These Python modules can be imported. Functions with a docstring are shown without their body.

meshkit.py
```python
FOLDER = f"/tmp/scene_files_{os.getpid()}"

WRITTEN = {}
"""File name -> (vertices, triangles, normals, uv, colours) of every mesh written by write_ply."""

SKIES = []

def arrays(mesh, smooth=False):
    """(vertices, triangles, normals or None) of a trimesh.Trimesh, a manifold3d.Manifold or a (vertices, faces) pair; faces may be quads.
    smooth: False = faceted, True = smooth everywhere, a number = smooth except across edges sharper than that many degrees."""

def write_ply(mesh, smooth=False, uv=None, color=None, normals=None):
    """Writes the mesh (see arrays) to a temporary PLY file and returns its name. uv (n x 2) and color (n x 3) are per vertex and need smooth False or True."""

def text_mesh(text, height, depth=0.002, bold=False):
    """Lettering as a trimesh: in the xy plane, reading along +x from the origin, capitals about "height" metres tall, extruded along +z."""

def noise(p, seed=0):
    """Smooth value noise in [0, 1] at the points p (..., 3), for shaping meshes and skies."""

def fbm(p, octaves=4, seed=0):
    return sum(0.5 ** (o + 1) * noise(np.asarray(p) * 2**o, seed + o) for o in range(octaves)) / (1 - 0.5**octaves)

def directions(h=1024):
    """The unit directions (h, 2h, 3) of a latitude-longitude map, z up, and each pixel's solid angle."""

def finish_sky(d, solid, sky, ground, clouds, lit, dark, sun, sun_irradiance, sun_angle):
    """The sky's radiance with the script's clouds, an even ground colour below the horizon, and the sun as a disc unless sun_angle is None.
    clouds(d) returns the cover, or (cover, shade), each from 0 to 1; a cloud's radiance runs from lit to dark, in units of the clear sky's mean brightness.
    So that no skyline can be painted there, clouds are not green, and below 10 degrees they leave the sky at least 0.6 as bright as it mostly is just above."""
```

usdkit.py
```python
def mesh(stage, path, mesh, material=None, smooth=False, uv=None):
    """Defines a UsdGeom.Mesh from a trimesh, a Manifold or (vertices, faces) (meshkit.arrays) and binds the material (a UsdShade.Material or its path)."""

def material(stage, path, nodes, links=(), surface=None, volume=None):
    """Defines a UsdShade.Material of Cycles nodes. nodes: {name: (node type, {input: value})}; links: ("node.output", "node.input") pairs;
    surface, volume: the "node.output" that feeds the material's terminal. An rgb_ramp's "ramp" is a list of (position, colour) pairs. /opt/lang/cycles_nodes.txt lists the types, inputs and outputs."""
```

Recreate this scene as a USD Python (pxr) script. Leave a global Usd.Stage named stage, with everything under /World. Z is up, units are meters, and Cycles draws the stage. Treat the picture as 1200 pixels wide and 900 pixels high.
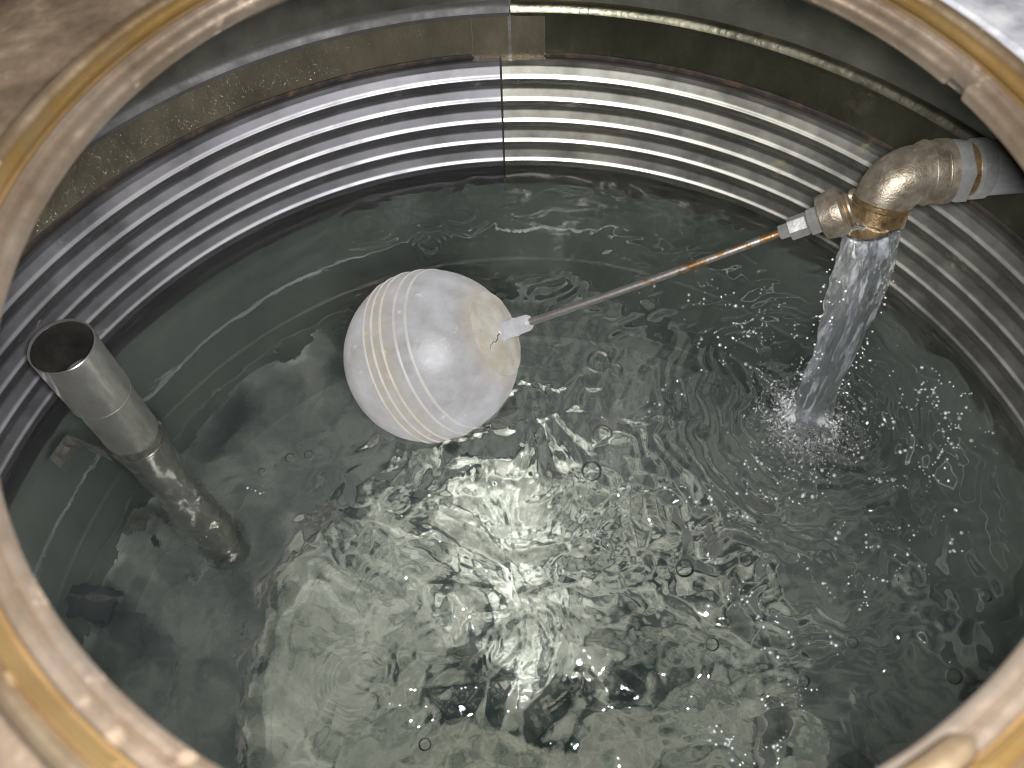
import math, random
import numpy as np, trimesh
from scipy.spatial import cKDTree
import usdkit, meshkit
from pxr import Usd, UsdGeom, UsdLux, UsdShade, Gf, Sdf, Vt

rng = np.random.default_rng(7)
random.seed(7)
PI = math.pi
stage = Usd.Stage.CreateInMemory()
UsdGeom.SetStageUpAxis(stage, "Z")
UsdGeom.SetStageMetersPerUnit(stage, 1.0)
UsdGeom.Xform.Define(stage, "/World")

# ------------------------------------------------------------------ camera, lamp, exposure
PITCH, ROLL = math.radians(58.78), math.radians(-2.134)
F = np.array([0, math.cos(PITCH), -math.sin(PITCH)])
R0 = np.array([1.0, 0, 0]); U0 = np.cross(R0, F)
RX = math.cos(ROLL) * R0 + math.sin(ROLL) * U0
UP = math.cos(ROLL) * U0 - math.sin(ROLL) * R0
cam = UsdGeom.Camera.Define(stage, "/World/camera")
cam.CreateHorizontalApertureAttr(36.0)
cam.CreateVerticalApertureAttr(27.0)
cam.CreateFocalLengthAttr(31.5)
cam.CreateFStopAttr(6.5)
cam.CreateFocusDistanceAttr(1.18)
cam.CreateClippingRangeAttr(Gf.Vec2f(0.02, 100))
cam.CreateExposureAttr(0.4)
m = Gf.Matrix4d(1.0)
for i, a in enumerate((RX, UP, -F)):
    m.SetRow(i, Gf.Vec4d(*map(float, a), 0))
cam.AddTransformOp().Set(m)

# the phone's torch beside the lens, shining down into the tank
flash = UsdLux.DiskLight.Define(stage, "/World/phone_torch")
flash.CreateRadiusAttr(0.034)
flash.CreateIntensityAttr(1900.0)
flash.CreateColorAttr(Gf.Vec3f(0.97, 0.97, 0.99))
flash.AddTranslateOp().Set(Gf.Vec3d(0.028, 0.004, 0.015))
flash.AddRotateXYZOp().Set(Gf.Vec3f(26.0, 0, 0))      # its -z axis tilts from straight down towards +y
# dim bounce from the room around the tank
room = UsdLux.DomeLight.Define(stage, "/World/room_light")
room_mat = usdkit.material(stage, "/World/Looks/room_light", {
    "b": ("background_shader", {"color": (1.0, 0.93, 0.84), "strength": 0.10})}, [], surface="b.background")
UsdShade.MaterialBindingAPI.Apply(room.GetPrim()).Bind(room_mat)

# ------------------------------------------------------------------ shared measures
C = np.array([0.0008, 0.3639])            # tank axis
M = np.array([0.0179, 0.3255])            # manhole axis
RT = 0.70                                 # tank radius
ZT, ZW, ZM = -0.8595, -1.0645, -0.396     # top of the ribbed wall, water, manhole lip
ZF = -1.87                                # lowest point of the dished floor
RHO = 0.95                                # radius of the dish

# ------------------------------------------------------------------ helpers
def clean(*parts):
    v, f, n = [], [], 0
    for a, b in parts:
        a = np.asarray(a, float); b = np.asarray(b, int)
        if b.shape[1] == 4:
            b = np.vstack([b[:, [0, 1, 2]], b[:, [0, 2, 3]]])
        v.append(a); f.append(b + n); n += len(a)
    return np.vstack(v), np.vstack(f)

used = {}
def numbered(parent, name):
    k = used.get((parent, name), 0); used[(parent, name)] = k + 1
    return name if k == 0 else f"{name}_{k:03d}"

def tag(p, label=None, cat=None, group=None, kind=None):
    p = p.GetPrim() if hasattr(p, "GetPrim") else p
    for k, x in (("label", label), ("category", cat), ("group", group), ("kind", kind)):
        if x:
            p.SetCustomDataByKey(k, x)
    return p

def thing(name, label, cat, group=None, loc=(0, 0, 0)):
    x = UsdGeom.Xform.Define(stage, "/World/" + numbered("/World", name))
    x.AddTranslateOp().Set(Gf.Vec3d(*map(float, loc)))
    return tag(x, label, cat, group)

def obj(name, mesh, mat, parent=None, smooth=35, label=None, kind=None):
    base = str(parent.GetPath()) if parent is not None else "/World"
    path = base + "/" + numbered(base, name)
    if isinstance(mesh, tuple):
        mesh = clean(mesh)
    p = usdkit.mesh(stage, path, mesh, mat, smooth=smooth).GetPrim()
    return tag(p, label, None, None, kind)

def grid_faces(nu, nv, closed_u=False, closed_v=False):
    iu = np.arange(nu if closed_u else nu - 1); iv = np.arange(nv if closed_v else nv - 1)
    a, b = np.meshgrid(iu, iv, indexing="ij")
    a2, b2 = (a + 1) % nu, (b + 1) % nv
    return np.stack([a * nv + b, a2 * nv + b, a2 * nv + b2, a * nv + b2], -1).reshape(-1, 4)

def ring(profile, centre, a0=0.0, a1=2 * PI, n=180, closed=True, wob=0.0, seed=0):
    """A profile of (r, z) swept round the vertical axis through centre; closed=True closes the profile itself."""
    pr = np.asarray(profile, float)
    full = abs(a1 - a0 - 2 * PI) < 1e-9
    th = np.linspace(a0, a1, n + (0 if full else 1), endpoint=not full)
    w = 0
    if wob:
        w = wob * (meshkit.fbm(np.stack([np.cos(th) * 3 + 9, np.sin(th) * 3 + 9, th * 0], -1), 3, seed) - .5)
    r = pr[None, :, 0] + (w[:, None] if wob else np.zeros((n + (0 if full else 1), 1)))
    v = np.stack([centre[0] + r * np.cos(th)[:, None], centre[1] + r * np.sin(th)[:, None],
                  np.broadcast_to(pr[None, :, 1], r.shape)], -1)
    k = len(pr)
    f = grid_faces(len(th), k, full, closed)
    f = np.vstack([f[:, [0, 1, 2]], f[:, [0, 2, 3]]])
    if closed and not full:
        c0, c1 = v[0].mean(0), v[-1].mean(0)
        nv = v.shape[0] * k
        vv = np.vstack([v.reshape(-1, 3), c0, c1])
        e = []
        for i in range(k):
            j = (i + 1) % k
            e += [(nv, j, i), (nv + 1, (len(th) - 1) * k + i, (len(th) - 1) * k + j)]
        return vv, np.vstack([f, e])
    return v.reshape(-1, 3), f

def circle_profile(r0, z0, a, b=None, n=14):
    t = np.linspace(0, 2 * PI, n, endpoint=False)
    return np.stack([r0 + a * np.cos(t), z0 + (b or a) * np.sin(t)], -1)

def frame(d):
    d = np.asarray(d, float) / np.linalg.norm(d)
    a = np.cross(d, [0, 0, 1.0]) if abs(d[2]) < .95 else np.cross(d, [1.0, 0, 0])
    a /= np.linalg.norm(a)
    return a, np.cross(d, a), d

def lathe(profile, p0, d, n=48, caps=True, phase=0.0):
    """(t, r) pairs turned about the axis from p0 along d."""
    a, b, d = frame(d); pr = np.asarray(profile, float)
    th = np.linspace(0, 2 * PI, n, endpoint=False) + phase
    c = np.cos(th)[None, :, None] * a + np.sin(th)[None, :, None] * b
    v = (np.asarray(p0) + pr[:, 0][:, None, None] * d + pr[:, 1][:, None, None] * c).reshape(-1, 3)
    f = grid_faces(len(pr), n, False, True)
    f = np.vstack([f[:, [0, 2, 1]], f[:, [0, 3, 2]]])
    if caps:
        k = len(v)
        v = np.vstack([v, np.asarray(p0) + pr[0, 0] * d, np.asarray(p0) + pr[-1, 0] * d])
        e = []
        for i in range(n):
            j = (i + 1) % n
            e += [(k, i, j), (k + 1, (len(pr) - 1) * n + j, (len(pr) - 1) * n + i)]
        f = np.vstack([f, e])
    return v, f

def tube(path, radii, n=24, caps=True, flat=None):
    """A round tube along a smooth path."""
    p = np.asarray(path, float); k = len(p)
    t = np.gradient(p, axis=0); t /= np.linalg.norm(t, axis=1, keepdims=True)
    a, _, _ = frame(t[0]); A = []
    for i in range(k):
        a = a - t[i] * (a @ t[i]); a /= np.linalg.norm(a); A.append(a.copy())
    A = np.array(A); B = np.cross(t, A)
    th = np.linspace(0, 2 * PI, n, endpoint=False)
    rr = np.broadcast_to(radii, (k,))[:, None, None]
    v = (p[:, None] + rr * (np.cos(th)[None, :, None] * A[:, None] + np.sin(th)[None, :, None] * B[:, None])).reshape(-1, 3)
    f = grid_faces(k, n, False, True)
    f = np.vstack([f[:, [0, 2, 1]], f[:, [0, 3, 2]]])
    if caps:
        m_ = len(v); v = np.vstack([v, p[0], p[-1]]); e = []
        for i in range(n):
            j = (i + 1) % n
            e += [(m_, i, j), (m_ + 1, (k - 1) * n + j, (k - 1) * n + i)]
        f = np.vstack([f, e])
    return v, f

def ring_about(p, d, r, a, n=64, k=8):
    t = np.linspace(0, 2 * PI, k + 1)
    return lathe(np.stack([a * np.sin(t), r + a * np.cos(t)], -1), p, d, n=n, caps=False)

def hexnut(p0, d, length, across, chamfer=0.0012, phase=0.0):
    r = across / math.sqrt(3)
    return lathe([(0, r * .86), (chamfer, r), (length - chamfer, r), (length, r * .86)], p0, d, n=6, phase=phase)

def block(corners8):
    """8 corners: bottom 4 then top 4, both in the same turning direction."""
    return np.asarray(corners8, float), np.array([(3, 2, 1, 0), (4, 5, 6, 7), (0, 1, 5, 4), (1, 2, 6, 5), (2, 3, 7, 6), (3, 0, 4, 7)])

def oriented_box(c, ax, ay, az, sx, sy, sz):
    c, ax, ay, az = map(lambda q: np.asarray(q, float), (c, ax, ay, az))
    pts = []
    for z in (-1, 1):
        for x, y in ((-1, -1), (1, -1), (1, 1), (-1, 1)):
            pts.append(c + ax * x * sx / 2 + ay * y * sy / 2 + az * z * sz / 2)
    return block(pts)

# ------------------------------------------------------------------ materials
def mat(name, nodes, links, surface=None, volume=None):
    return usdkit.material(stage, "/World/Looks/" + name, nodes, links, surface=surface, volume=volume)

def worn(name, ramp, metallic=0.9, rough=(0.25, 0.5), scale=9.0, stretch=(1, 1, 1), bump=0.15, bump_scale=90.0, bump_dist=0.002,
         detail=6, fine=220.0, spec=0.5, spots=None, coat=0.0):
    """A worn surface: colour from one stretched noise, gloss from another, fine relief from a third."""
    nodes = {
        "g": ("geometry", {}),
        "m": ("mapping", {"scale": stretch}),
        "n": ("noise_texture", {"scale": scale, "detail": float(detail), "roughness": 0.62}),
        "r": ("rgb_ramp", {"ramp": ramp}),
        "n2": ("noise_texture", {"scale": scale * 3.1, "detail": 5.0, "roughness": 0.6}),
        "mr": ("map_range", {"from_min": 0.3, "from_max": 0.7, "to_min": rough[0], "to_max": rough[1], "clamp": True}),
        "n3": ("noise_texture", {"scale": bump_scale, "detail": 4.0, "roughness": 0.55}),
        "b": ("bump", {"strength": bump, "distance": bump_dist}),
        "p": ("principled_bsdf", {"metallic": metallic, "diffuse_roughness": 0.8, "specular_ior_level": spec, "coat_weight": coat, "coat_roughness": 0.12}),
    }
    links = [("g.position", "m.vector"), ("m.vector", "n.vector"), ("m.vector", "n2.vector"), ("m.vector", "n3.vector"), ("n.fac", "r.fac"),
             ("r.color", "p.base_color"), ("n2.fac", "mr.value"), ("mr.result", "p.roughness"), ("n3.fac", "b.height"), ("b.normal", "p.normal")]
    if spots:
        col, sc, lo, hi = spots
        nodes |= {"v": ("noise_texture", {"scale": sc, "detail": 8.0, "roughness": 0.7}),
                  "vr": ("map_range", {"from_min": lo, "from_max": hi, "to_min": 0.0, "to_max": 1.0, "clamp": True}),
                  "mx": ("mix_color", {"b": col}),
                  "inv": ("math", {"math_type": "multiply_add", "value2": -metallic, "value3": metallic})}
        links = [x for x in links if x[1] != "p.base_color"]
        links += [("g.position", "v.vector"), ("v.fac", "vr.value"), ("vr.result", "mx.fac"), ("r.color", "mx.a"), ("mx.result", "p.base_color"),
                  ("vr.result", "inv.value1"), ("inv.value", "p.metallic")]
    return mat(name, nodes, links, "p.BSDF")

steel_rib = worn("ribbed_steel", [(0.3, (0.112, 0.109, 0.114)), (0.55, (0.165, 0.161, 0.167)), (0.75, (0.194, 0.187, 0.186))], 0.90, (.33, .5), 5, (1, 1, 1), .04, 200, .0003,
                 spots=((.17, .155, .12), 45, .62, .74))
steel_rib_glint = worn("glint_ribbed_steel", [(0.3, (0.149, 0.146, 0.127)), (0.55, (0.242, 0.235, 0.203)), (0.75, (0.300, 0.285, 0.233))], 0.92, (.25, .42), 5, (1, 1, 1), .04, 200, .0003,
                     spots=((.26, .22, .07), 24, .63, .76))  # yellow spots paint warm glints from the rim into the right ribs
steel_olive_shade = worn("shaded_olive_steel", [(0.3, (.035, .034, .022)), (0.55, (.085, .08, .055)), (0.75, (.17, .16, .11))], 0.85, (.2, .45), 6, (1, 1, .6), .3, 130, .0015,
                   spots=((.05, .03, .015), 5, .60, .78))  # right-hand sheet and bead: shade and dark reflections put into the colour
steel_dull = worn("dull_steel", [(0.25, (0.075, 0.063, 0.044)), (0.5, (0.171, 0.147, 0.104)), (0.72, (0.285, 0.243, 0.170))], 0.72, (.26, .5), 7, (1, 1, .45), 1.0, 260, .0016,
                  spots=((.07, .05, .03), 110, .62, .70))
steel_dark = worn("shoulder_steel", [(0.3, (.09, .088, .07)), (0.6, (.20, .195, .16)), (0.8, (.32, .31, .26))], 0.8, (.3, .5), 8, (1, 1, 1), .4, 120, .002)
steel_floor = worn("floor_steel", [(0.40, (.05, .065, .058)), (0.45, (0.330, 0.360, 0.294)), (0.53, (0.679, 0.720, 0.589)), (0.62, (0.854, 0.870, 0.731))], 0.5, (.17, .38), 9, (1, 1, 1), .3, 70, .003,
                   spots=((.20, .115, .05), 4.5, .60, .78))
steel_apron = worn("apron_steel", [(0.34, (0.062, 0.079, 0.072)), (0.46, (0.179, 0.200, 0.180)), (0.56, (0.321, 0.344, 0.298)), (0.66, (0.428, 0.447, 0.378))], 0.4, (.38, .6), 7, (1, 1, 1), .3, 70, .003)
steel_wet = worn("submerged_steel", [(0.3, (0.120, 0.142, 0.126)), (0.6, (0.209, 0.233, 0.208)), (0.8, (0.300, 0.314, 0.270))], 0.5, (.35, .5), 6, (1, 1, .5), .2, 90, .002)
bead_steel = worn("bead_steel", [(0.3, (0.047, 0.046, 0.042)), (0.6, (0.081, 0.078, 0.074)), (0.8, (0.107, 0.106, 0.102))], 0.45, (.5, .7), 12, (1, 1, 1), .4, 120, .001)
plate_steel = worn("plate_steel", [(0.34, (0.177, 0.177, 0.190)), (0.5, (0.286, 0.286, 0.299)), (0.66, (0.394, 0.388, 0.388))], 0.5, (.4, .6), 30, (1, 1, 1), .4, 160, .001)
galvanised = worn("galvanised_pipe", [(0.3, (0.158, 0.152, 0.142)), (0.55, (0.259, 0.258, 0.253)), (0.75, (0.331, 0.334, 0.340))], 0.6, (.28, .45), 22, (.3, 1, 1), .2, 160, .0008)
steel_clean = worn("pipe_steel", [(0.3, (0.356, 0.346, 0.307)), (0.6, (0.514, 0.499, 0.455)), (0.8, (0.613, 0.593, 0.554))], 0.87, (.15, .26), 18, (1, 1, .4), .12, 150, .001)
inside_shade = worn("pipe_inside_shade", [(0.3, (0.007, 0.006, 0.005)), (0.7, (0.024, 0.021, 0.018))], 0.3, (.5, .7), 18)
steel_rim = worn("rim_steel", [(0.28, (0.185, 0.114, 0.047)), (0.45, (0.304, 0.216, 0.126)), (0.58, (0.368, 0.287, 0.191)), (0.75, (0.427, 0.355, 0.274))], 0.92, (.24, .42), 9, (1, 1, 1), .25, 180, .0008,
                 spots=((.07, .042, .02), 38, .60, .78))
amber = worn("amber_bead", [(0.40, (0.355, 0.339, 0.293)), (0.43, (0.409, 0.306, 0.158)), (0.50, (0.444, 0.280, 0.096)), (0.62, (0.515, 0.357, 0.158)), (0.75, (0.320, 0.187, 0.071))], 0.92, (.16, .30), 3.2, (1, 1, 1), .4, 160, .0010, detail=5,
              spots=((.10, .055, .018), 42, .60, .78))
steel_lip = worn("lip_steel", [(0.28, (0.244, 0.176, 0.116)), (0.48, (0.334, 0.262, 0.192)), (0.75, (0.390, 0.327, 0.268))], 0.9, (.26, .42), 14, (1, 1, 1), .4, 240, .0008,
                 spots=((.085, .055, .03), 30, .60, .78))
gutter = worn("rim_gutter", [(0.3, (0.087, 0.050, 0.016)), (0.6, (0.143, 0.086, 0.032)), (0.8, (0.130, 0.106, 0.071))], 0.55, (.4, .6), 12)
lid_dirt = worn("tank_top_dirt", [(0.30, (0.028, 0.018, 0.010)), (0.46, (0.052, 0.035, 0.021)), (0.60, (0.079, 0.056, 0.035)), (0.76, (0.135, 0.103, 0.071))], 0.12, (.6, .85), 22, (1, 1, 1), .5, 90, .004)
rust = worn("rust", [(0.40, (.008, .006, .005)), (0.55, (.025, .014, .008)), (0.72, (.10, .05, .02))], 0.2, (.6, .85), 40)
bronze = worn("bronze", [(0.3, (0.110, 0.086, 0.060)), (0.5, (0.209, 0.177, 0.131)), (0.75, (0.287, 0.256, 0.208))], 0.72, (.32, .52), 55, (1, 1, 1), .55, 480, .0009,
              spots=((.10, .075, .045), 60, .58, .70))
brass_dark = worn("dark_brass", [(0.3, (.10, .065, .03)), (0.55, (.26, .18, .09)), (0.8, (.45, .34, .19))], 0.8, (.28, .45), 60, (1, 1, 1), .4, 400, .001)
nickel = worn("nickel", [(0.3, (0.266, 0.259, 0.239)), (0.6, (0.350, 0.348, 0.331)), (0.8, (0.410, 0.417, 0.411))], 0.72, (.3, .45), 60, (1, 1, 1), .25, 400, .0006)
copper_rod = mat("rod_metal", {
    "g": ("geometry", {}), "x": ("separate_xyz", {}), "n": ("noise_texture", {"scale": 48.0, "detail": 6.0, "roughness": .65}),
    "mr": ("map_range", {"from_min": .12, "from_max": .33, "to_min": -.06, "to_max": .13, "clamp": True}), "add": ("math", {"math_type": "add"}),
    "r": ("rgb_ramp", {"ramp": [(.30, (.12, .085, .06)), (.40, (.34, .31, .28)), (.54, (.42, .39, .36)), (.60, (.34, .21, .10)), (.74, (.24, .13, .055))]}),
    "n3": ("noise_texture", {"scale": 480.0, "detail": 4.0}), "b": ("bump", {"strength": .4, "distance": .0008}),
    "p": ("principled_bsdf", {"metallic": .85, "roughness": .36})},
    [("g.position", "x.vector"), ("g.position", "n.vector"), ("g.position", "n3.vector"), ("x.x", "mr.value"), ("mr.result", "add.value1"), ("n.fac", "add.value2"), ("add.value", "r.fac"),
     ("r.color", "p.base_color"), ("n3.fac", "b.height"), ("b.normal", "p.normal")], "p.BSDF")
plastic_white = worn("float_plastic", [(0.3, (.50, .485, .46)), (0.5, (.57, .56, .56)), (0.7, (.62, .62, .645))], 0.0, (.34, .55), 22, (1, 1, 1), .25, 260, .0008,
                     spots=((.56, .50, .36), 14, .58, .74))
plastic_cap = worn("cap_plastic", [(0.3, (0.211, 0.190, 0.141)), (0.5, (0.268, 0.253, 0.218)), (0.7, (0.317, 0.306, 0.275))], 0.0, (.4, .6), 30, (1, 1, 1), .3, 260, .0008,
                   spots=((.38, .28, .15), 40, .60, .74))
plastic_line = worn("line_plastic", [(0.3, (0.273, 0.257, 0.227)), (0.7, (0.347, 0.337, 0.324))], 0.0, (.4, .6), 40)
plastic_grey = worn("nozzle_plastic", [(0.3, (0.231, 0.231, 0.231)), (0.7, (0.313, 0.313, 0.320))], 0.0, (.35, .5), 60)
seam_black = worn("seam_black", [(0.3, (.015, .013, .012)), (0.7, (.05, .045, .04))], 0.1, (.6, .8), 40)
dark_bracket = worn("dark_bracket", [(0.3, (.02, .02, .022)), (0.7, (.06, .06, .065))], 0.3, (.5, .7), 40)
weld = worn("weld", [(0.3, (.20, .19, .17)), (0.7, (.42, .41, .38))], 0.8, (.3, .5), 60, (1, 1, 1), .5, 300, .001)

BALL = np.array([-.107, .672, -1.028])
LEV0 = np.array([.3745, .655, -.7385])
AX = LEV0 - BALL; L = np.linalg.norm(AX); AX /= L
RBALL = .1185
float_mat = mat("float_body", {
    "g": ("geometry", {}), "sub": ("vector_math", {"math_type": "subtract", "vector2": tuple(BALL)}), "dot": ("vector_math", {"math_type": "dot_product", "vector2": tuple(AX / RBALL)}),
    "n1": ("noise_texture", {"scale": 26.0, "detail": 6.0, "roughness": .65}), "n2": ("noise_texture", {"scale": 60.0, "detail": 8.0, "roughness": .72}), "n3": ("noise_texture", {"scale": 240.0, "detail": 4.0}),
    "base": ("rgb_ramp", {"ramp": [(.3, (.19, .185, .175)), (.5, (.232, .229, .229)), (.7, (.268, .268, .28))]}),
    "band": ("map_range", {"from_min": -1.0, "from_max": 1.0, "to_min": 0.0, "to_max": 1.0, "clamp": True}),
    "bandr": ("rgb_ramp", {"ramp": [(.30, (.25,) * 3), (.39, (.15,) * 3), (.40, (1.0,) * 3), (.45, (.75,) * 3), (.50, (.9,) * 3), (.53, (1.0,) * 3), (.56, (.35,) * 3), (.62, (.12,) * 3), (.68, (0,) * 3), (.88, (0,) * 3), (.93, (.8,) * 3)]}),
    "stn": ("map_range", {"from_min": .38, "from_max": .66, "to_min": 0.15, "to_max": 1.0, "clamp": True}),
    "mul": ("math", {"math_type": "multiply"}), "mix": ("mix_color", {"b": (.24, .205, .135)}),
    "scr": ("map_range", {"from_min": .60, "from_max": .72, "to_min": 0.0, "to_max": .6, "clamp": True}), "mix2": ("mix_color", {"b": (.46, .455, .45)}),
    "mr": ("map_range", {"from_min": .3, "from_max": .7, "to_min": .36, "to_max": .6, "clamp": True}),
    "b": ("bump", {"strength": .3, "distance": .0008}), "p": ("principled_bsdf", {"diffuse_roughness": 1.0})},
    [("g.position", "sub.vector1"), ("sub.vector", "dot.vector1"), ("dot.value", "band.value"), ("band.result", "bandr.fac"), ("g.position", "n1.vector"), ("g.position", "n2.vector"), ("g.position", "n3.vector"),
     ("n1.fac", "base.fac"), ("n2.fac", "stn.value"), ("stn.result", "mul.value1"), ("bandr.color", "mul.value2"), ("mul.value", "mix.fac"), ("base.color", "mix.a"),
     ("n2.fac", "scr.value"), ("scr.result", "mix2.fac"), ("mix.result", "mix2.a"), ("mix2.result", "p.base_color"), ("n1.fac", "mr.value"), ("mr.result", "p.roughness"), ("n3.fac", "b.height"), ("b.normal", "p.normal")], "p.BSDF")

def water_mat(name, clear, density=None, rough=0.0, bump=True):
    nodes = {
        "g": ("geometry", {}),
        "n": ("noise_texture", {"scale": 75.0, "detail": 3.0, "roughness": 0.5, "distortion": 0.6}),
        "b": ("bump", {"strength": 0.10, "distance": 0.004}),
        "f": ("fresnel", {"IOR": 1.333}),
        "rf": ("refraction_bsdf", {"color": (1, 1, 1), "roughness": rough, "IOR": 1.333}),
        "tr": ("transparent_bsdf", {"color": (1, 1, 1)}),
        "gl": ("glossy_bsdf", {"color": (1, 1, 1), "roughness": 0.02}),
        "m1": ("mix_closure", {"fac": clear}),
        "m2": ("mix_closure", {}),
    }
    links = [("g.position", "n.vector"), ("n.fac", "b.height"), ("b.normal", "rf.normal"), ("b.normal", "gl.normal"),
             ("rf.BSDF", "m1.closure1"), ("tr.BSDF", "m1.closure2"), ("f.fac", "m2.fac"), ("m1.closure", "m2.closure1"), ("gl.BSDF", "m2.closure2")]
    vol = None
    if density:
        nodes["v"] = ("principled_volume", {"color": (.18, .49, .47), "absorption_color": (.30, .78, .74), "density": density, "anisotropy": 0.0})
        vol = "v.volume"
    return mat(name, nodes, links, "m2.closure", vol)

water_look = water_mat("water", 0.18, density=0.27)
bubble_film = mat("bubble_film", {
    "f": ("fresnel", {"IOR": 1.34}), "tr": ("transparent_bsdf", {"color": (.97, .99, .98)}), "gl": ("glossy_bsdf", {"color": (1, 1, 1), "roughness": 0.05}),
    "m": ("mix_closure", {})}, [("f.fac", "m.fac"), ("tr.BSDF", "m.closure1"), ("gl.BSDF", "m.closure2")], "m.closure")
froth = mat("froth", {
    "tr": ("transparent_bsdf", {"color": (.93, .95, .95)}), "gl": ("glossy_bsdf", {"color": (1, 1, 1), "roughness": 0.22}),
    "m": ("mix_closure", {"fac": .58})}, [("tr.BSDF", "m.closure1"), ("gl.BSDF", "m.closure2")], "m.closure")
stream_look = mat("stream", {
    "g": ("geometry", {}), "mp": ("mapping", {"scale": (48, 48, 5)}),
    "n": ("noise_texture", {"scale": 1.6, "detail": 5.0, "roughness": 0.65}),
    "mr": ("map_range", {"from_min": .51, "from_max": .70, "to_min": 0.08, "to_max": 0.80, "clamp": True}),
    "f": ("fresnel", {"IOR": 1.333}), "tr": ("transparent_bsdf", {"color": (.93, .95, .95)}),
    "rf": ("refraction_bsdf", {"color": (.98, 1, 1), "roughness": 0.015, "IOR": 1.333}),
    "gl": ("glossy_bsdf", {"color": (1, 1, 1), "roughness": 0.14}), "df": ("translucent_bsdf", {"color": (.80, .82, .86)}), "d2": ("diffuse_bsdf", {"color": (.80, .82, .86)}),
    "m0": ("mix_closure", {"fac": .7}), "mw": ("mix_closure", {"fac": .5}), "m1": ("mix_closure", {}), "m2": ("mix_closure", {})},
    [("g.position", "mp.vector"), ("mp.vector", "n.vector"), ("n.fac", "mr.value"), ("mr.result", "m1.fac"), ("tr.BSDF", "m0.closure1"), ("rf.BSDF", "m0.closure2"),
     ("df.BSDF", "mw.closure1"), ("d2.BSDF", "mw.closure2"), ("m0.closure", "m1.closure1"), ("mw.closure", "m1.closure2"),
     ("f.fac", "m2.fac"), ("m1.closure", "m2.closure1"), ("gl.BSDF", "m2.closure2")], "m2.closure")

# ------------------------------------------------------------------ the tank
tank = thing("water_tank", "round stainless steel water tank with ribbed wall seen through its manhole", "water tank")

# ribbed wall: flat-topped ribs from the top edge to below the water
zr = np.linspace(ZT, -1.13, 260)
PER = 0.0405
ph = ((ZT - zr) / PER) % 1.0
rib = np.interp(ph, [0, .05, .09, .13, .48, .52, .56, .60, .78, .82, .91, 1.0], [0, .0, .12, .06, .74, 1.0, 1.04, .95, .95, 1.0, .08, 0])
rib = np.convolve(np.pad(rib, 3, mode="edge"), [0, .12, .22, .32, .22, .12, 0], mode="valid")
amp = 0.0125 * np.clip((-1.09 - zr) / -.03, 0, 1)
rin = RT - 0.001 - amp * rib
top_lip = [(RT + .012, ZT - .002), (RT + .010, ZT + .003), (RT + .001, ZT + .0045), (RT - .005, ZT + .003), (RT - .007, ZT - .002)]
profile = top_lip + list(zip(rin[4:], zr[4:])) + [(RT + .012, -1.13)]
half = 0.5 * PI
GAP = 0.0022
# the two wall sheets meet at a dark upright joint at the back (and at the front, out of view)
for a0, a1, mt in ((half + GAP, half + PI - GAP, steel_rib), (half + PI + GAP, half + 2 * PI - GAP, steel_rib_glint)):
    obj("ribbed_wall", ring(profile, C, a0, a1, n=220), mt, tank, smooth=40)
obj("wall_joint", ring([(RT + .004, -1.12), (RT + .006, -1.12), (RT + .006, ZT), (RT + .004, ZT)], C, half - .006, half + .006, n=3), seam_black, tank)

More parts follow.
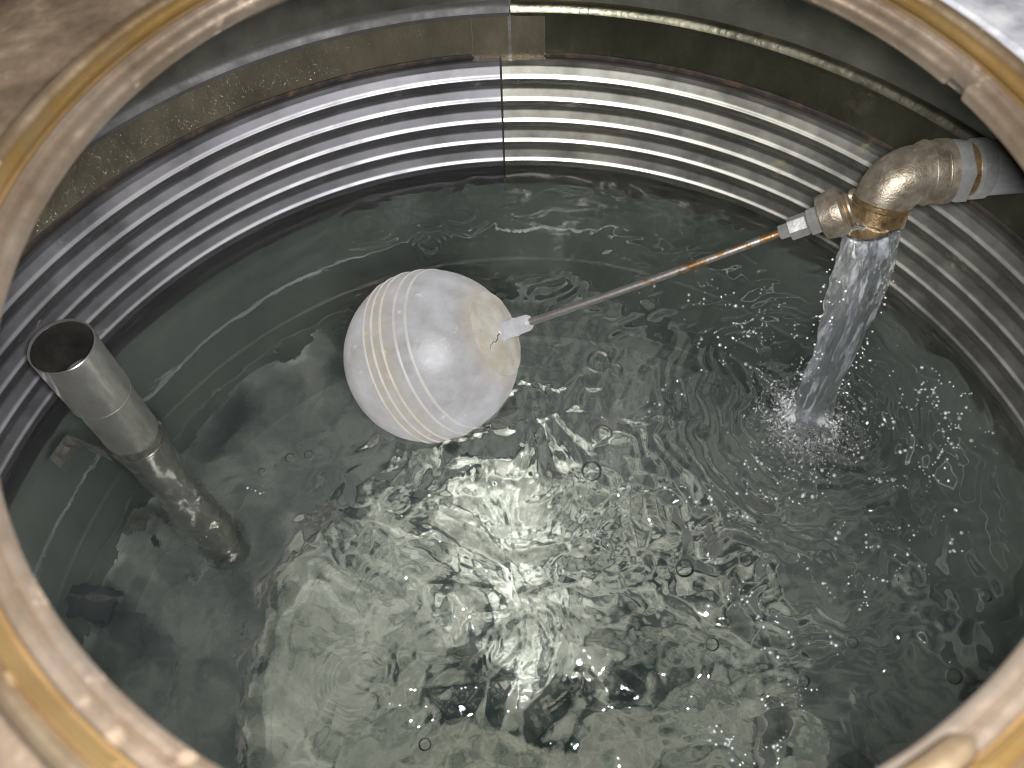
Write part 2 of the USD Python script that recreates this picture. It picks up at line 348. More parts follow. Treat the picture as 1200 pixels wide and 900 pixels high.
# plain wall below, with two raised weld rings, and the dished floor
lower = [(RT, -1.125), (RT, -1.30), (RT - .004, -1.303), (RT - .004, -1.311), (RT, -1.314), (RT, -1.50), (RT - .003, -1.503), (RT - .003, -1.510), (RT, -1.513), (RT, -1.56)]
obj("lower_wall", ring(lower + [(RT + .012, -1.56), (RT + .012, -1.125)], C, n=240), steel_wet, tank)
def dish_z(r):
    return ZF + RHO - np.sqrt(RHO ** 2 - r ** 2)
rr = np.linspace(0.476, RT + .004, 24)
zknuck = dish_z(rr)
kn = list(zip(rr, zknuck))
kn[-1] = (RT + .006, -1.562)
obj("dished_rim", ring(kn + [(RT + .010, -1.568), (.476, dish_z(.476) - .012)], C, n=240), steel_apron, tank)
for r0, w in ((.585, .0035), (.476, .006)):
    obj("ring_weld", ring(circle_profile(r0, float(dish_z(r0)) + .001, w, w * .7, 10), C, n=200, wob=.006, seed=int(r0 * 100)), weld, tank)
# floor plates inside the inner weld ring, joints between them
plates = [(-.45, -.02), (-.012, .45)]
rr = np.linspace(0.0, 0.472, 40)
floor_prof = [(max(r, 1e-4), float(dish_z(r))) for r in rr] + [(.472, float(dish_z(.472)) - .01), (1e-4, ZF - .01)]
v, f = ring(floor_prof, C, n=240)
d = meshkit.fbm(v * 7, 4, 3) - .5
v = v + np.array([0, 0, 1.0]) * (d * .012)[:, None]
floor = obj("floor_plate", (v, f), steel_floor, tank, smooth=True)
for ang in (0.35, 2.1, 3.6, 5.3):
    t = np.linspace(.05, .44, 30)
    wv = .006 * (meshkit.fbm(np.stack([t * 9, t * 0 + ang, t * 0], -1), 3, 5) - .5)
    p = np.stack([C[0] + t * np.cos(ang) - wv * np.sin(ang), C[1] + t * np.sin(ang) + wv * np.cos(ang), dish_z(t) + .003], -1)
    obj("floor_seam", tube(p, .0035, 8), seam_black if ang > 3 else weld, floor, smooth=True)

# upper wall: plain sheet whose lower edge is rusty, with a lap plate and a weld at the back
ZP0, ZP1 = ZT + .0065, -0.785
a0, a1 = math.radians(84.95), math.radians(93.08)
up_prof = [(RT + .004, ZP0), (RT + .003, ZP1), (RT + .012, ZP1), (RT + .012, ZP0)]
upper = obj("upper_wall", ring(up_prof, C, a1 + .0012, a1 + PI - .004, n=160), steel_dull, tank)
obj("upper_wall", ring(up_prof, C, a1 + PI, a0 - .0012 + 2 * PI, n=160), steel_olive_shade, tank)
lap = obj("lap_plate", ring([(RT + .0015, ZP0 - .002), (RT + .001, ZP1 + .002), (RT + .009, ZP1 + .002), (RT + .009, ZP0 - .002)], C, a0, a1, n=14), steel_dull, tank)
am = math.radians(88.85)
obj("lap_weld", ring(circle_profile(RT + .0012, -.82, .0022, .036, 12), C, am - .003, am + .003, n=4), weld, lap)
obj("rust_edge", ring([(RT + .0028, ZP0 + .0050), (RT + .0010, ZP0 + .0030), (RT + .0004, ZP0 - .0008), (RT + .009, ZP0 - .0008), (RT + .009, ZP0 + .0050)], C, a1 + .004, a0 - .004 + 2 * PI, n=700, wob=.005, seed=4), rust, upper)
# bead above the plain sheet
bz = ZP1
bead = [(RT + .010, bz), (RT - .001, bz), (RT - .007, bz + .004), (RT - .008, bz + .010), (RT - .004, bz + .017), (RT + .002, bz + .021), (RT + .010, bz + .021)]
obj("upper_bead", ring(bead, C, am, am + PI, n=150), bead_steel, tank)
obj("upper_bead", ring(bead, C, am + PI + .003, am + 2 * PI - .003, n=150), steel_olive_shade, tank)

# shoulder: cone from the wall up to the manhole neck
th = np.linspace(0, 2 * PI, 200, endpoint=False)
def circ(c, r, z):
    return np.stack([c[0] + r * np.cos(th), c[1] + r * np.sin(th), np.full_like(th, z)], -1)
def loft(circles, close=True):
    v = np.stack(circles, 1)
    k = v.shape[1]
    return v.reshape(-1, 3), grid_faces(len(th), k, True, close)
SH = [(0, RT + .004, bz + .021), (0, RT + .004, -.70), (.05, RT - .010, -.62), (.15, RT - .045, -.55), (.32, RT - .11, -.495), (.55, .50, -.458), (.8, .40, -.436), (1, .3375, -.4262)]
ins = [circ(C * (1 - s) + M * s, r, z) for s, r, z in SH]
outs = [circ(C * (1 - s) + M * s, r + .006 * (1 - s * .9), z + .008) for s, r, z in SH]
obj("shoulder", loft(ins + outs[::-1]), steel_dark, tank, smooth=50)
# the dirty top of the tank outside the manhole: a skin of cement dust and dirt
skin_a, skin_b = [], []
ss = np.array([q[0] for q in SH[3:]]); sr = np.array([q[1] + .006 * (1 - q[0] * .9) for q in SH[3:]]); sz = np.array([q[2] + .008 for q in SH[3:]])
for s in np.linspace(.15, .995, 60):
    c = C * (1 - s) + M * s
    r = np.interp(s, ss, sr); z = np.interp(s, ss, sz)
    a = circ(c, r, z + .004); b = circ(c, r, z + .0005)
    a[:, 2] += .006 * (meshkit.fbm(a * 28, 4, 2) - .5)
    skin_a.append(a); skin_b.append(b)
obj("dirt_skin", loft(skin_a + skin_b[::-1]), lid_dirt, tank, smooth=True)

# manhole ring: neck, inner band with a notch, lip, amber bead in a gutter, rolled outer edge
mh = UsdGeom.Xform.Define(stage, str(tank.GetPath()) + "/manhole_ring").GetPrim()
obj("neck", ring([(.3160, -.4020), (.3185, -.4090), (.3320, -.4270), (.3390, -.4270), (.3240, -.4020)], M, n=240), steel_dark, mh)
n0, n1 = math.radians(23.6), math.radians(26.9)
band = [(.3020, -.3975), (.3040, -.4050), (.3080, -.4065), (.3098, -.3950), (.3072, -.3930), (.3037, -.3940)]
obj("inner_band", ring(band, M, n1, n0 + 2 * PI, n=300), steel_lip, mh, smooth=50)
lip = [(.3102, -.3945), (.3102, -.4030), (.3190, -.4000), (.3180, -.3912), (.3168, -.3892), (.3150, -.3891), (.3142, -.3900), (.3134, -.3894), (.3120, -.3898), (.3112, -.3914)]
obj("lip", ring(lip, M, n=300), steel_lip, mh, smooth=60)
obj("gutter", ring([(.3160, -.4005), (.3180, -.3965), (.3275, -.3935), (.3300, -.3950), (.326, -.402)], M, n=240), gutter, mh, smooth=60)
obj("amber_bead", ring(circle_profile(.3232, -.3862, .0038, .0046), M, n=300), amber, mh, smooth=True)
outer = [(.3268, -.3880), (.3272, -.3840), (.3295, -.3808), (.3330, -.3800), (.3362, -.3822), (.3372, -.3865), (.3362, -.4000), (.3350, -.4240), (.329, -.4240), (.330, -.394)]
obj("rolled_edge", ring(outer, M, n=300), steel_rim, mh, smooth=60)
obj("hinge_plate", ring([(.3405, -.402), (.3415, -.3945), (.352, -.3925), (.353, -.400), (.362, -.402), (.365, -.3985), (.430, -.412), (.430, -.418)], M, math.radians(12), math.radians(52), n=60), plate_steel, mh, smooth=40)
# end of the clamping strap lying on the lip at the near right
s0, s1 = math.radians(-78), math.radians(-58.2)
tt = np.linspace(s0, s1, 40)
ww = np.where(tt > s1 - .035, np.sqrt(np.clip(1 - ((tt - (s1 - .035)) / .035) ** 2, 0.002, 1)), 1.0)
V = []
for a, w in zip(tt, ww):
    rc, hw = .3120, .0068 * w
    for dr, dz in ((-hw, -.3925), (-hw * .7, -.3895), (0, -.3872), (hw * .7, -.3868), (hw, -.3885), (hw * .5, -.3925)):
        V.append((M[0] + (rc + dr) * math.cos(a), M[1] + (rc + dr) * math.sin(a), dz))
V = np.array(V); ff = grid_faces(40, 6, False, True)
ff = np.vstack([ff[:, [0, 1, 2]], ff[:, [0, 2, 3]]])
kk = len(V); V = np.vstack([V, V[:6].mean(0), V[-6:].mean(0)])
ee = [(kk, (i + 1) % 6, i) for i in range(6)] + [(kk + 1, kk - 6 + i, kk - 6 + (i + 1) % 6) for i in range(6)]
obj("strap_end", (V, np.vstack([ff, ee])), steel_rim, mh, smooth=60)

# ------------------------------------------------------------------ the overflow pipe
PX = np.array([-.517, .589])
op = thing("overflow_pipe", "upright open stainless overflow pipe standing in the water at the left wall", "pipe")
base = np.array([PX[0], PX[1], 0.0])
RP = .0340
def at(z): return base + [0, 0, z]
def pipe_shell(z0, z1, r, t=.0018, n=64, lip=.0008):
    pr = [(z0, r - t), (z0, r), (z1 - lip, r), (z1, r - lip), (z1, r - t + lip * .3), (z1 - lip, r - t)]
    v, f = lathe(pr + [pr[0]], at(0), (0, 0, 1), n=n, caps=False)
    return v, f
obj("pipe", pipe_shell(-1.70, -.93, RP), steel_clean, op, smooth=40)
obj("coupling", pipe_shell(-.955, -.849, .0385), steel_clean, op, smooth=40)
obj("sleeve", pipe_shell(-1.058, -.957, .0362, t=.0022), steel_clean, op, smooth=40)
obj("weld_bead", ring(circle_profile(.0376, -.956, .0012, .0012, 8), PX, n=60), weld, op, smooth=True)
obj("pipe_shade_cup", lathe([(-1.02, .0318), (-1.02, .001), (-1.015, .001), (-1.015, .0315), (-.930, .0316), (-.926, .0358), (-.8525, .0360), (-.8525, .0369), (-.935, .0369)], at(0), (0, 0, 1), n=48, caps=False), inside_shade, op, smooth=40)  # added near-black cup, painting the dark inside of the pipe
obj("foot_socket", pipe_shell(-1.71, -1.63, .0410, t=.006), steel_clean, op, smooth=40)
obj("foot_collar", ring(circle_profile(.0405, -1.63, .004, .004, 10), PX, n=60), steel_clean, op, smooth=True)
wall_dir = np.array([PX[0] - C[0], PX[1] - C[1], 0.0]); wall_dir /= np.linalg.norm(wall_dir)
side = np.array([-wall_dir[1], wall_dir[0], 0.0])
def bracket(z, label):
    c = at(z)
    z = float(z)
    b = obj("clamp", ring([(.0338, z - .012), (.0356, z - .012), (.0356, z + .012), (.0338, z + .012)], PX, n=60), steel_clean, op, label=label)
    for sgn in (-1, 1):
        obj("arm", oriented_box(c + wall_dir * .058 + side * sgn * .031, wall_dir, side, (0, 0, 1), .064, .0026, .036), steel_clean, b)
        obj("tab", oriented_box(c + wall_dir * .090 + side * sgn * .050, wall_dir, side, (0, 0, 1), .0026, .038, .040), steel_clean, b)
        obj("bolt", hexnut(c + wall_dir * .0885 + side * sgn * .050, -wall_dir, .010, .019), steel_clean, b, smooth=False)
bracket(-1.10, "clamp just under the waterline")
bracket(-1.46, "clamp low under the water")

# tabs welded to the wall under water
for ang, z in ((172.8, -1.46), (159.2, -1.53)):
    pass
a = math.radians(172.8)
d = np.array([math.cos(a), math.sin(a), 0]); s_ = np.array([-d[1], d[0], 0])
tz_ = -1.47
wt = obj("wall_tab", oriented_box(np.array([C[0], C[1], tz_]) + d * (RT - .034), d, s_, (0, 0, 1), .070, .044, .022), dark_bracket, tank, label="dark bracket on the submerged wall")
obj("tab_edge", oriented_box(np.array([C[0], C[1], tz_ + .0125]) + d * (RT - .034), d, s_, (0, 0, 1), .070, .006, .003), steel_clean, wt)
obj("tab_bolt", hexnut(np.array([C[0], C[1], tz_]) + d * (RT - .069), -d, .012, .016), steel_clean, wt, smooth=False)
for ang, rr_ in ((160.5, .655), (156.5, .640), (153.0, .605)):
    a = math.radians(ang); p = np.array([C[0] + rr_ * math.cos(a), C[1] + rr_ * math.sin(a), float(dish_z(rr_)) + .004])
    obj("wall_bolt", hexnut(p, np.array([C[0], C[1], -1.0]) - p, .009, .017), seam_black, tank, smooth=False)

# ------------------------------------------------------------------ the float valve
fv = thing("float_valve", "float valve with white plastic ball on a rusty rod and bronze elbow pouring water", "float valve")
ELB = np.array([.420, .682, -.7195])
PD = np.array([1.0, .035, .02]); PD /= np.linalg.norm(PD)
RB = .0345
# elbow: from the pipe axis bending down and towards the viewer
OUT = np.array([-.18, -.42, -.89]); OUT /= np.linalg.norm(OUT)
pts = []
bend = .030
for t in np.linspace(0, 1, 22):
    q0, q1, q2 = ELB + PD * .036, ELB + np.array([-.006, 0, .004]), ELB + OUT * .050
    pts.append((1 - t) ** 2 * q0 + 2 * t * (1 - t) * q1 + t * t * q2)
rad = np.interp(np.linspace(0, 1, 22), [0, .25, .5, .75, 1], [.0300, .0315, .0320, .0310, .0290])
elbow = obj("elbow", tube(pts, rad, 40), bronze, fv, smooth=60)
ES = ELB + PD * .030
obj("elbow_collar", lathe([(-.004, .030), (-.002, .0335), (.018, .0342), (.0205, .0328), (.0220, .0348), (.0270, .0348), (.029, .031)], ES, PD, n=56), bronze, fv, smooth=40)
for tq in (.0030, .0175):
    obj("collar_line", ring_about(ES + PD * tq, PD, .0342, .0010), bronze, elbow, smooth=True)
obj("union_nut", hexnut(ES + PD * .029, PD, .016, .0630, .0018, phase=.35), nickel, fv, smooth=False)
obj("thread", lathe([(.044, .0285), (.056, .0285)], ES, PD, n=40), brass_dark, fv)
obj("pipe_ferrule", lathe([(.052, .0300), (.054, .0325), (.066, .0325), (.069, .0300)], ES, PD, n=56), nickel, fv, smooth=40)
obj("inlet_pipe", lathe([(.067, .0296), (.235, .0296)], ES, PD, n=64), galvanised, fv, smooth=40)
# lower body with lugs, outlet mouth
BODY = pts[15]
obj("valve_body", lathe([(.0, .0300), (.0015, .0325), (.006, .0325), (.008, .0305), (.016, .0312), (.0225, .0315), (.024, .029), (.0235, .0245), (.012, .023)], pts[16], OUT, n=48), brass_dark, fv, smooth=40)
for k, (aa, ln) in enumerate(((0.2, .020), (1.1, .024), (2.5, .020))):
    u, w, _ = frame(OUT)
    e = math.cos(aa) * u + math.sin(aa) * w
    obj("lug", lathe([(0, .0085), (.002, .0098), (.012, .0098), (.014, .0075)], np.array(pts[18]) + e * .0225, e, n=20), bronze, fv, smooth=40)
# lever side: plug, ring, hexagons, rod
LEV0 = np.array([.3745, .655, -.7385])                      # where the lever leaves the body
BALL = np.array([-.107, .672, -1.028])
AX = LEV0 - BALL; L = np.linalg.norm(AX); AX /= L
obj("plug_collar", lathe([(-.034, .020), (-.032, .0245), (-.020, .0265), (-.0185, .0275), (-.010, .0275), (-.008, .024), (-.006, .017), (.0, .0165), (.0, .012)], LEV0, -AX * -1, n=44), bronze, fv, smooth=40)
obj("plug_neck", lathe([(0, .016), (.020, .0165), (.024, .02)], LEV0 - AX * .026, AX, n=32), brass_dark, fv, smooth=40)
obj("hex_nut", hexnut(LEV0 - AX * .046, AX, .021, .0285, .0012, phase=.2), nickel, fv, smooth=False)
obj("hex_nut", hexnut(LEV0 - AX * .068, AX, .021, .0225, .0010, phase=.5), nickel, fv, smooth=False)
obj("rod_tip", hexnut(LEV0 - AX * .079, AX, .012, .0155, .0008, phase=.1), nickel, fv, smooth=False)
NZ0 = .112
rod_t = np.linspace(.150, L - .074, 40)
sag = .0035 * np.sin(np.linspace(0, PI, 40))
rp = BALL + rod_t[:, None] * AX - sag[:, None] * np.array([0, 0, 1.0])
rod_r = .0047 + .0004 * (meshkit.fbm(rp * 60, 3, 1) - .5)
obj("lever_rod", tube(rp, rod_r, 16), copper_rod, fv, smooth=True)
# the ball: egg-shaped, five fine raised lines, flatter cap round the pole with a nozzle
RBALL = .1185
tt = np.concatenate([np.linspace(-1, -.3, 50)[:-1], np.linspace(-.3, .43, 300)[:-1], np.linspace(.43, .875, 60)])
prof = []
for t in tt:
    r = math.sqrt(max(1 - t * t, 0)) * (1 - .015 * t)
    prof.append((t * RBALL * (1.0 if t > 0 else 1.02), r * RBALL))
prof[0] = (prof[0][0], .0006)
body = obj("float_ball", lathe(prof, BALL, AX, n=128, caps=True), float_mat, fv, smooth=60)
pa = np.array(prof)
for tb, hb in ((-.20, .0021), (-.085, .0022), (.035, .0024), (.20, .0017), (.325, .0015)):
    x0 = tb * RBALL * (1.0 if tb > 0 else 1.02); r_ = float(np.interp(x0, pa[:, 0], pa[:, 1]))
    q = np.linspace(-PI / 2, PI / 2, 9)
    obj("raised_line", lathe([(x0 - .0024, r_ - .0012)] + [(x0 + .0019 * math.sin(a), r_ - .0004 + hb * math.cos(a)) for a in q] + [(x0 + .0024, r_ - .0012)], BALL, AX, n=128, caps=False), plastic_line, body, smooth=True)
r0 = prof[-1][1]; t0 = prof[-1][0]
cap_prof = [(t0 - .004, r0 - .003), (t0 - .001, r0 + .0018), (t0 + .0022, r0 + .0012), (t0 + .0028, r0 - .0035), (t0 + .0050, r0 * .78), (t0 + .0085, r0 * .52), (t0 + .0105, r0 * .30), (t0 + .0110, .014), (t0 + .0108, .012)]
v, f = lathe(cap_prof, BALL, AX, n=96)
v = v + AX * ((meshkit.fbm(v * 45, 3, 8) - .5) * .0022)[:, None]
cap = obj("ball_cap", (v, f), plastic_cap, body, smooth=50)
nz = t0 + .009
nozzle = obj("nozzle", lathe([(nz, .0150), (nz + .003, .0128), (nz + .007, .0120), (nz + .018, .0118), (nz + .0185, .0126), (nz + .0215, .0126), (nz + .022, .0115), (nz + .040, .0108), (nz + .043, .0085), (nz + .043, .004)], BALL, AX, n=32), plastic_grey, body, smooth=40)
# the split in the cap beside the nozzle
u, w, _ = frame(AX)
down = np.array([0, 0, -1.0]); down -= AX * (down @ AX); down /= np.linalg.norm(down)
tow = -np.array([BALL[0], BALL[1], BALL[2]]); tow -= AX * (tow @ AX); tow /= np.linalg.norm(tow)
e0 = tow * .8 + down * .35; e0 /= np.linalg.norm(e0)
cp = []
for q in np.linspace(.013, .044, 16):
    tz = np.interp(q, [x[1] for x in cap_prof[3:8]][::-1], [x[0] for x in cap_prof[3:8]][::-1])
    cp.append(BALL + AX * (tz + .0002) + e0 * q + np.cross(AX, e0) * (.0016 * math.sin(q * 310) + .0009 * math.sin(q * 900 + 1) - .003))
obj("split", tube(cp, np.linspace(.0008, .0002, 16), 8), rust, cap, smooth=True)

# ------------------------------------------------------------------ the water
LAND = np.array([.408, .590])
def px_on_water(px, py):
    d = F + RX * ((px - 600) / 1050) + UP * ((450 - py) / 1050)
    return d[:2] * (ZW / d[2])
def sm(x, a, b):
    t = np.clip((x - a) / (b - a), 0, 1); return t * t * (3 - 2 * t)

def ridged(p, seed):
    return 1 - np.abs(2 * meshkit.noise(p, seed) - 1)

BOILS = [(px_on_water(618, 755), .046, 5.2), (px_on_water(478, 690), .06, .7), (px_on_water(740, 800), .07, .6), (px_on_water(600, 860), .06, .5), (px_on_water(420, 800), .05, .6),
         (px_on_water(690, 640), .05, .6), (px_on_water(850, 640), .05, .5), (px_on_water(1080, 620), .05, .5)]
RINGS = [(px_on_water(535, 248), .05, .8), (px_on_water(505, 285), .03, .8), (px_on_water(430, 262), .045, .6)]
def water_height(x, y):
    p = np.stack([x, y, np.zeros_like(x)], -1)
    q = p + .035 * np.stack([meshkit.fbm(p * 7, 2, 11) - .5, meshkit.fbm(p * 7, 2, 12) - .5, np.zeros_like(x)], -1) * 2
    dl = np.hypot(x - LAND[0], y - LAND[1])
    left = sm(x, -.34, -.05)                                   # calm by the overflow pipe
    back = 1 - .72 * sm(y, .62, .86) * (1 - sm(x, .05, .30))   # calmer behind the ball
    busy = (.16 + .84 * left) * back
    cx, cy = px_on_water(650, 560)
    mid = np.exp(-(((x - cx) / .22) ** 2 + ((y - cy) / .20) ** 2))
    h = .0120 * (meshkit.fbm(q * 6.5, 2, 21) - .5) * (.35 + .65 * busy)
    h = h + .0215 * (meshkit.fbm(q * 20, 2, 22) - .5) * busy
    h = h + .0075 * (ridged(q * 34, 23) - .5) * busy * (.32 + .85 * mid)
    h = h + .0037 * (meshkit.fbm(q * 85, 2, 24) - .5) * busy * (.20 + 1.1 * mid)
    # rings running out from where the stream lands
    wob = .085 * (meshkit.fbm(p * 13, 3, 31) - .5)
    h = h + .0022 * np.cos(2 * PI * (dl + wob) / .021) * np.exp(-((dl - .11) / .10) ** 2)
    h = h + .0016 * np.cos(2 * PI * (dl + wob * 1.6) / .034) * np.exp(-((dl - .26) / .13) ** 2)
    h = h - .010 * np.exp(-(dl / .026) ** 2) + .006 * np.exp(-((dl - .045) / .018) ** 2) * (1 + 1.4 * (meshkit.fbm(p * 70, 2, 33) - .5))
    h = h + .010 * (meshkit.fbm(p * 80, 3, 34) - .5) * np.exp(-(dl / .10) ** 2) + .004 * (meshkit.fbm(p * 50, 2, 35) - .5) * np.exp(-(dl / .22) ** 2)
    for (c, r, a) in BOILS:
        dd = np.hypot(x - c[0], y - c[1]); w2 = dd + .075 * (meshkit.fbm(p * 15, 3, 41) - .5)
        h = h + a * (.0035 * np.exp(-(dd / r) ** 2) + .00035 * min(a, 1.0) / a * np.cos(2 * PI * w2 / (r * .30)) * np.exp(-((dd - r * .75) / (r * .5)) ** 2))
    for (c, r, a) in RINGS:
        dd = np.hypot(x - c[0], (y - c[1]) * 1.0); w2 = dd + .06 * (meshkit.fbm(p * 18, 3, 43) - .5)
        h = h + a * .0030 * np.cos(2 * PI * w2 / (r * .5)) * np.exp(-(dd / r) ** 2)
    # meniscus round the ball and the pipe
    db = np.hypot(x - BALL[0], y - BALL[1]); h = h + .0025 * np.exp(-np.abs(db - .110) / .006)
    dp = np.hypot(x - PX[0], y - PX[1]); h = h + .0030 * np.exp(-np.abs(dp - .036) / .005)
    edge = np.hypot(x - C[0], y - C[1])
    h = h * 1.25
    return h * (1 - .5 * sm(edge, .64, .70)) + .0025 * sm(edge, .685, .70)

RWATER = RT + .0085
nr, nt = 330, 1500
rad_ = np.linspace(.0006, RWATER, nr); th2 = np.linspace(0, 2 * PI, nt, endpoint=False)
X = C[0] + rad_[:, None] * np.cos(th2); Y = C[1] + rad_[:, None] * np.sin(th2)
H = ZW + water_height(X, Y)
v = np.stack([X, Y, H], -1).reshape(-1, 3)
f = grid_faces(nr, nt, False, True)
f = np.vstack([f[:, [0, 1, 2]], f[:, [0, 2, 3]]])
cidx = len(v)
# sides inside the thickness of the wall, underside just below the floor's top face
rb = np.concatenate([[RWATER, RWATER - .0005], np.linspace(RWATER - .003, .01, 20)])
zb = np.concatenate([[-1.50], [-1.562], np.minimum(dish_z(np.linspace(RWATER - .003, .01, 20)) - .006, -1.565)])
bv = np.stack([C[0] + rb[:, None] * np.cos(th2), C[1] + rb[:, None] * np.sin(th2), np.broadcast_to(zb[:, None], (len(rb), nt))], -1).reshape(-1, 3)
allv = np.vstack([v, bv, [[C[0], C[1], v[:nt, 2].mean()], [C[0], C[1], ZF - .006]]])
g2 = grid_faces(1 + len(rb), nt, False, True) + (nr - 1) * nt
g2 = np.vstack([g2[:, [0, 1, 2]], g2[:, [0, 2, 3]]])
top, bot = len(allv) - 2, len(allv) - 1
i0 = np.arange(nt); i1 = (i0 + 1) % nt; last = (nr + len(rb) - 1) * nt
fan = np.vstack([np.stack([np.full(nt, top), i0, i1], -1), np.stack([np.full(nt, bot), last + i1, last + i0], -1)])
wf = np.vstack([f, g2, fan])
tm = trimesh.Trimesh(allv, wf, process=False)
if tm.volume < 0:
    wf = wf[:, ::-1]
wp = obj("water", (allv, wf), water_look, None, smooth=60, kind="structure")

# ------------------------------------------------------------------ the falling stream
MOUTH = np.array([.398, .645, -.752])
ns, nc = 150, 96
s = np.linspace(0, 1, ns)
path = np.stack([MOUTH[0] + (LAND[0] - MOUTH[0]) * s ** .5, MOUTH[1] + (LAND[1] - MOUTH[1]) * s ** .5, MOUTH[2] + (ZW - .012 - MOUTH[2]) * s], -1)
path = path - [0, 0, 0]
th3 = np.linspace(0, 2 * PI, nc, endpoint=False)
wide = np.interp(s, [0, .15, .6, .9, 1], [.034, .035, .032, .030, .036]); deep = np.interp(s, [0, .15, .6, .9, 1], [.022, .018, .014, .015, .022])
dirx = np.array([.94, .34, 0]); diry = np.array([-.34, .94, 0])
cs, sn = np.cos(th3)[None], np.sin(th3)[None]
tw = .5 * s[:, None]
nx = np.cos(th3)[None] * 2.2 + 5 + 0 * s[:, None]; ny = np.sin(th3)[None] * 2.2 + 5 + 0 * s[:, None]; nzv = s[:, None] * 3.6 + 0 * cs
wobv = meshkit.fbm(np.stack([nx, ny, nzv], -1), 3, 51) - .5
wobf = meshkit.fbm(np.stack([nx * 3.2, ny * 3.2, nzv * 3.0], -1), 3, 52) - .5
scale = 1 + (.75 * wobv + .30 * wobf) * (.25 + .75 * sm(s, 0, .25))[:, None]
sx = wide[:, None] * scale; sy = deep[:, None] * scale
v = path[:, None] + (sx * cs)[..., None] * dirx + (sy * sn)[..., None] * diry
k = ns * nc
sv = np.vstack([v.reshape(-1, 3), path[0], path[-1]])
sf = grid_faces(ns, nc, False, True); sf = np.vstack([sf[:, [0, 1, 2]], sf[:, [0, 2, 3]]])
j0 = np.arange(nc); j1 = (j0 + 1) % nc
sf = np.vstack([sf, np.stack([np.full(nc, k), j1, j0], -1), np.stack([np.full(nc, k + 1), (ns - 1) * nc + j0, (ns - 1) * nc + j1], -1)])
if trimesh.Trimesh(sv, sf, process=False).volume < 0:
    sf = sf[:, ::-1]
st = thing("falling_water", "clear stream of water falling from the bronze elbow into the tank", "water stream")
obj("water_jet", (sv, sf), stream_look, st, smooth=True)

def balls(cent, rad, sub=1, half=False):
    ico = trimesh.creation.icosphere(subdivisions=sub)
    bv, bf = np.array(ico.vertices), np.array(ico.faces)
    cent = np.asarray(cent); rad = np.asarray(rad)
    v = (cent[:, None] + rad[:, None, None] * bv[None]).reshape(-1, 3)
    f = (bf[None] + (np.arange(len(cent)) * len(bv))[:, None, None]).reshape(-1, 3)
    return v, f
# droplets breaking off the edges of the stream
n = 150
i = rng.integers(20, ns - 4, n); sg = rng.choice([-1, 1], n)
dc = path[i] + (wide[i] * sg * rng.uniform(.9, 1.25, n))[:, None] * dirx + (rng.uniform(-1, 1, n) * deep[i])[:, None] * diry
obj("stray_drops", balls(dc, rng.uniform(.0006, .0018, n), 1), froth, st, smooth=True, kind="stuff")

# ------------------------------------------------------------------ bubbles
def surf(x, y):
    return ZW + water_height(np.asarray(x, float), np.asarray(y, float))
def dome(r):
    t = np.linspace(0.02, PI * .56, 12)
    a = [(r * math.cos(q), r * math.sin(q)) for q in t]
    return lathe([(z, max(x, .00005)) for z, x in a], (0, 0, 0), (0, 0, 1), n=40, caps=False)
BUB = [(702, 424, 15, "by the nozzle, right of the white ball"), (722, 432, 8, "touching the big bubble right of the ball"), (706, 508, 13, "below the pair right of the ball"), (693, 553, 13, "in the middle of the bright ripples"),
       (803, 664, 12, "alone left of a row of glints"), (873, 657, 9, "right of the lone bubble in the lower right water"), (834, 755, 9, "lower right, above a chain of glints"), (942, 797, 8, "in the dark water at the lower right"), (1118, 792, 10, "nearest the rim at the lower right"),
       (498, 872, 8, "at the bottom, in the bright swirl"), (1000, 752, 8, "in dark water between two groups of glints"), (1152, 700, 8, "far right, near the tank wall"), (340, 536, 6, "just right of the overflow pipe"), (362, 533, 6, "second from the overflow pipe"), (307, 553, 5, "close by the foot of the overflow pipe")]
for px, py, pr, where in BUB:
    x, y = px_on_water(px, py)
    D = abs(np.array([x, y, ZW]) @ F)
    r = pr * D / 1050
    b = thing("bubble", "round clear bubble on the water, " + where, "bubble", "clear bubbles floating on the water", (x, y, float(surf(x, y)) - r * .12))
    obj("film", dome(r), bubble_film, b, smooth=True)
# fine bubbles in loose strings and clumps, the lower-right ones added as glints
def clump(px, py, n, sp, ang=0.0, el=1.0):
    c = px_on_water(px, py)
    a = rng.normal(0, sp, n); b = rng.normal(0, sp * el, n)
    return np.stack([c[0] + a * math.cos(ang) - b * math.sin(ang), c[1] + a * math.sin(ang) + b * math.cos(ang)], -1)
P = []
for px, py, n, sp, ang, el in ((870, 400, 90, .045, .8, .5), (860, 380, 50, .03, .2, .8), (1040, 440, 80, .06, -.5, .4), (1070, 480, 70, .05, .3, .5), (1120, 500, 40, .05, .6, .4), (930, 590, 60, .05, .2, .4),
                               (880, 570, 40, .03, 0, .6), (1000, 560, 60, .05, 0, .4), (1100, 540, 40, .05, .9, .2), (980, 640, 30, .05, .4, .3), (860, 700, 26, .014, .5, .5), (930, 740, 34, .02, -.4, .5),
                               (845, 870, 40, .022, -.9, .3), (920, 790, 26, .02, -.8, .3), (1060, 640, 30, .05, .7, .2), (820, 350, 40, .05, 0, .3), (760, 470, 40, .06, .6, .3), (1120, 640, 24, .04, .5, .2), (890, 890, 24, .02, .2, .3), (1000, 690, 24, .05, .2, .2),
                               (470, 480, 12, .05, 0, .4), (300, 560, 12, .03, .9, .3), (820, 660, 14, .015, 0, .6), (800, 590, 30, .05, .3, .4), (900, 460, 60, .03, 0, .8)):
    for q in range(max(2, n // 5)):                          # short strings within each clump
        c0 = clump(px, py, 1, sp, ang, el)[0]; a = rng.uniform(0, PI); k = rng.integers(2, 6)
        P.append(c0 + np.outer(np.linspace(-1, 1, k) * .0024 * k, [math.cos(a), math.sin(a)]) + rng.normal(0, .0015, (k, 2)))
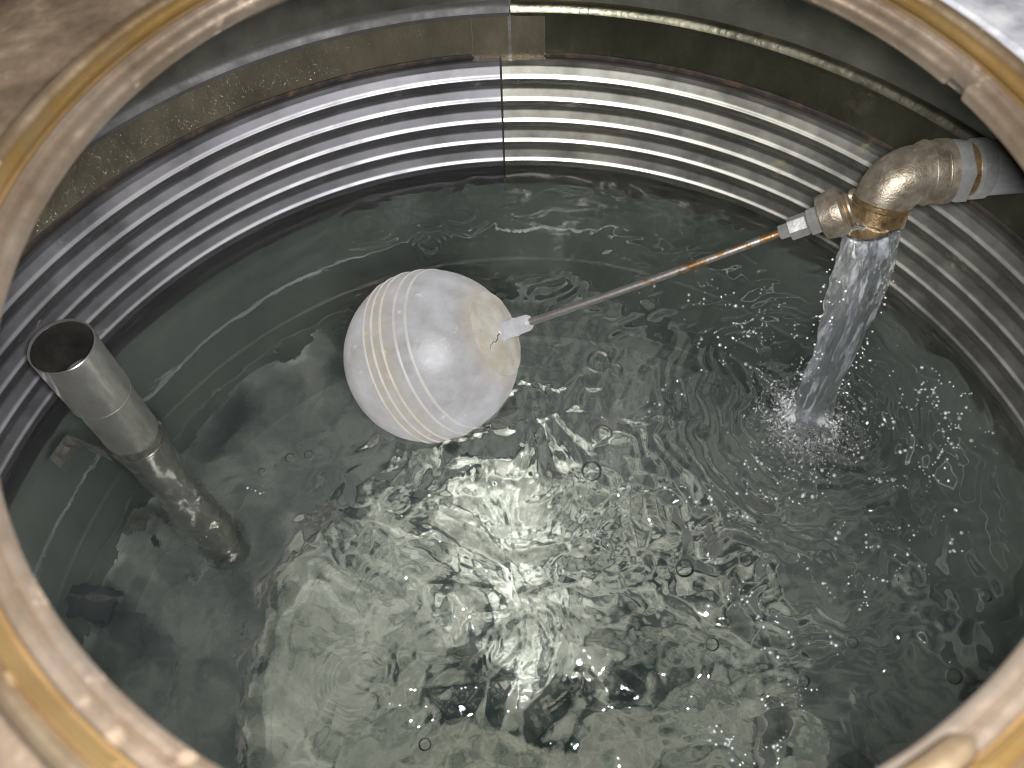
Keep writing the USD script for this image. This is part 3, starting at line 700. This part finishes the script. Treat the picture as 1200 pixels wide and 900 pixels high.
P = np.vstack(P); P = P[np.hypot(P[:, 0] - C[0], P[:, 1] - C[1]) < .68]
rb_ = np.clip(.0008 + rng.exponential(.0006, len(P)), 0, .0030)
bz_ = surf(P[:, 0], P[:, 1])
o = obj("bubbles_and_glints", balls(np.column_stack([P, bz_ + rb_ * .3]), rb_, 2), froth, None, smooth=True, kind="stuff")
tag(o, "scattered strings of tiny bubbles floating on the water, some added as glints", "bubbles")
# churned froth where the stream lands
n = 8000
q = rng.normal(0, 1, (n, 3)) * [.030, .030, .011]
far = rng.random(n) < .3
q[far, :2] *= 2.0
cx = np.column_stack([LAND[0] - .010 + q[:, 0], LAND[1] - .014 + q[:, 1], np.zeros(n)])
keep = meshkit.fbm(cx * 60, 3, 71) > .44
q, cx = q[keep], cx[keep]; n = len(cx)
cx[:, 2] = surf(cx[:, 0], cx[:, 1]) + np.abs(q[:, 2]) * np.exp(-(q[:, 0] ** 2 + q[:, 1] ** 2) / .0008) * 1.4 - .004 * rng.random(n)
o = obj("splash_froth", balls(cx, np.clip(.00025 + rng.exponential(.00028, n), 0, .0016), 1), froth, None, smooth=True, kind="stuff")
tag(o, "white churned froth where the falling stream hits the water", "froth")

n = 5000
q = rng.normal(0, 1, (n, 3)) * [.028, .028, .022]
cx = np.column_stack([LAND[0] - .012 + q[:, 0], LAND[1] - .016 + q[:, 1], ZW - .010 - np.abs(q[:, 2])])
o = obj("air_plume", balls(cx, rng.uniform(.0003, .0009, n), 1), froth, None, smooth=True, kind="stuff")
tag(o, "cloud of tiny air bubbles driven under by the falling stream", "bubbles")

# ------------------------------------------------------------------ condensation on the upper wall
n = 2200
ang = rng.uniform(math.radians(93.3), math.radians(200), n); z = rng.uniform(ZP0 + .006, ZP1 - .002, n)
keep = meshkit.fbm(np.stack([ang * 5, z * 40, z * 0], -1), 3, 61) > .46
ang, z = ang[keep], z[keep]
r_ = .00028 + np.clip(rng.exponential(.00025, len(z)), 0, .0008)
cc = np.column_stack([C[0] + (RT + .0032) * np.cos(ang), C[1] + (RT + .0032) * np.sin(ang), z])
obj("condensation", balls(cc, r_, 1), froth, upper, smooth=True, kind="stuff")
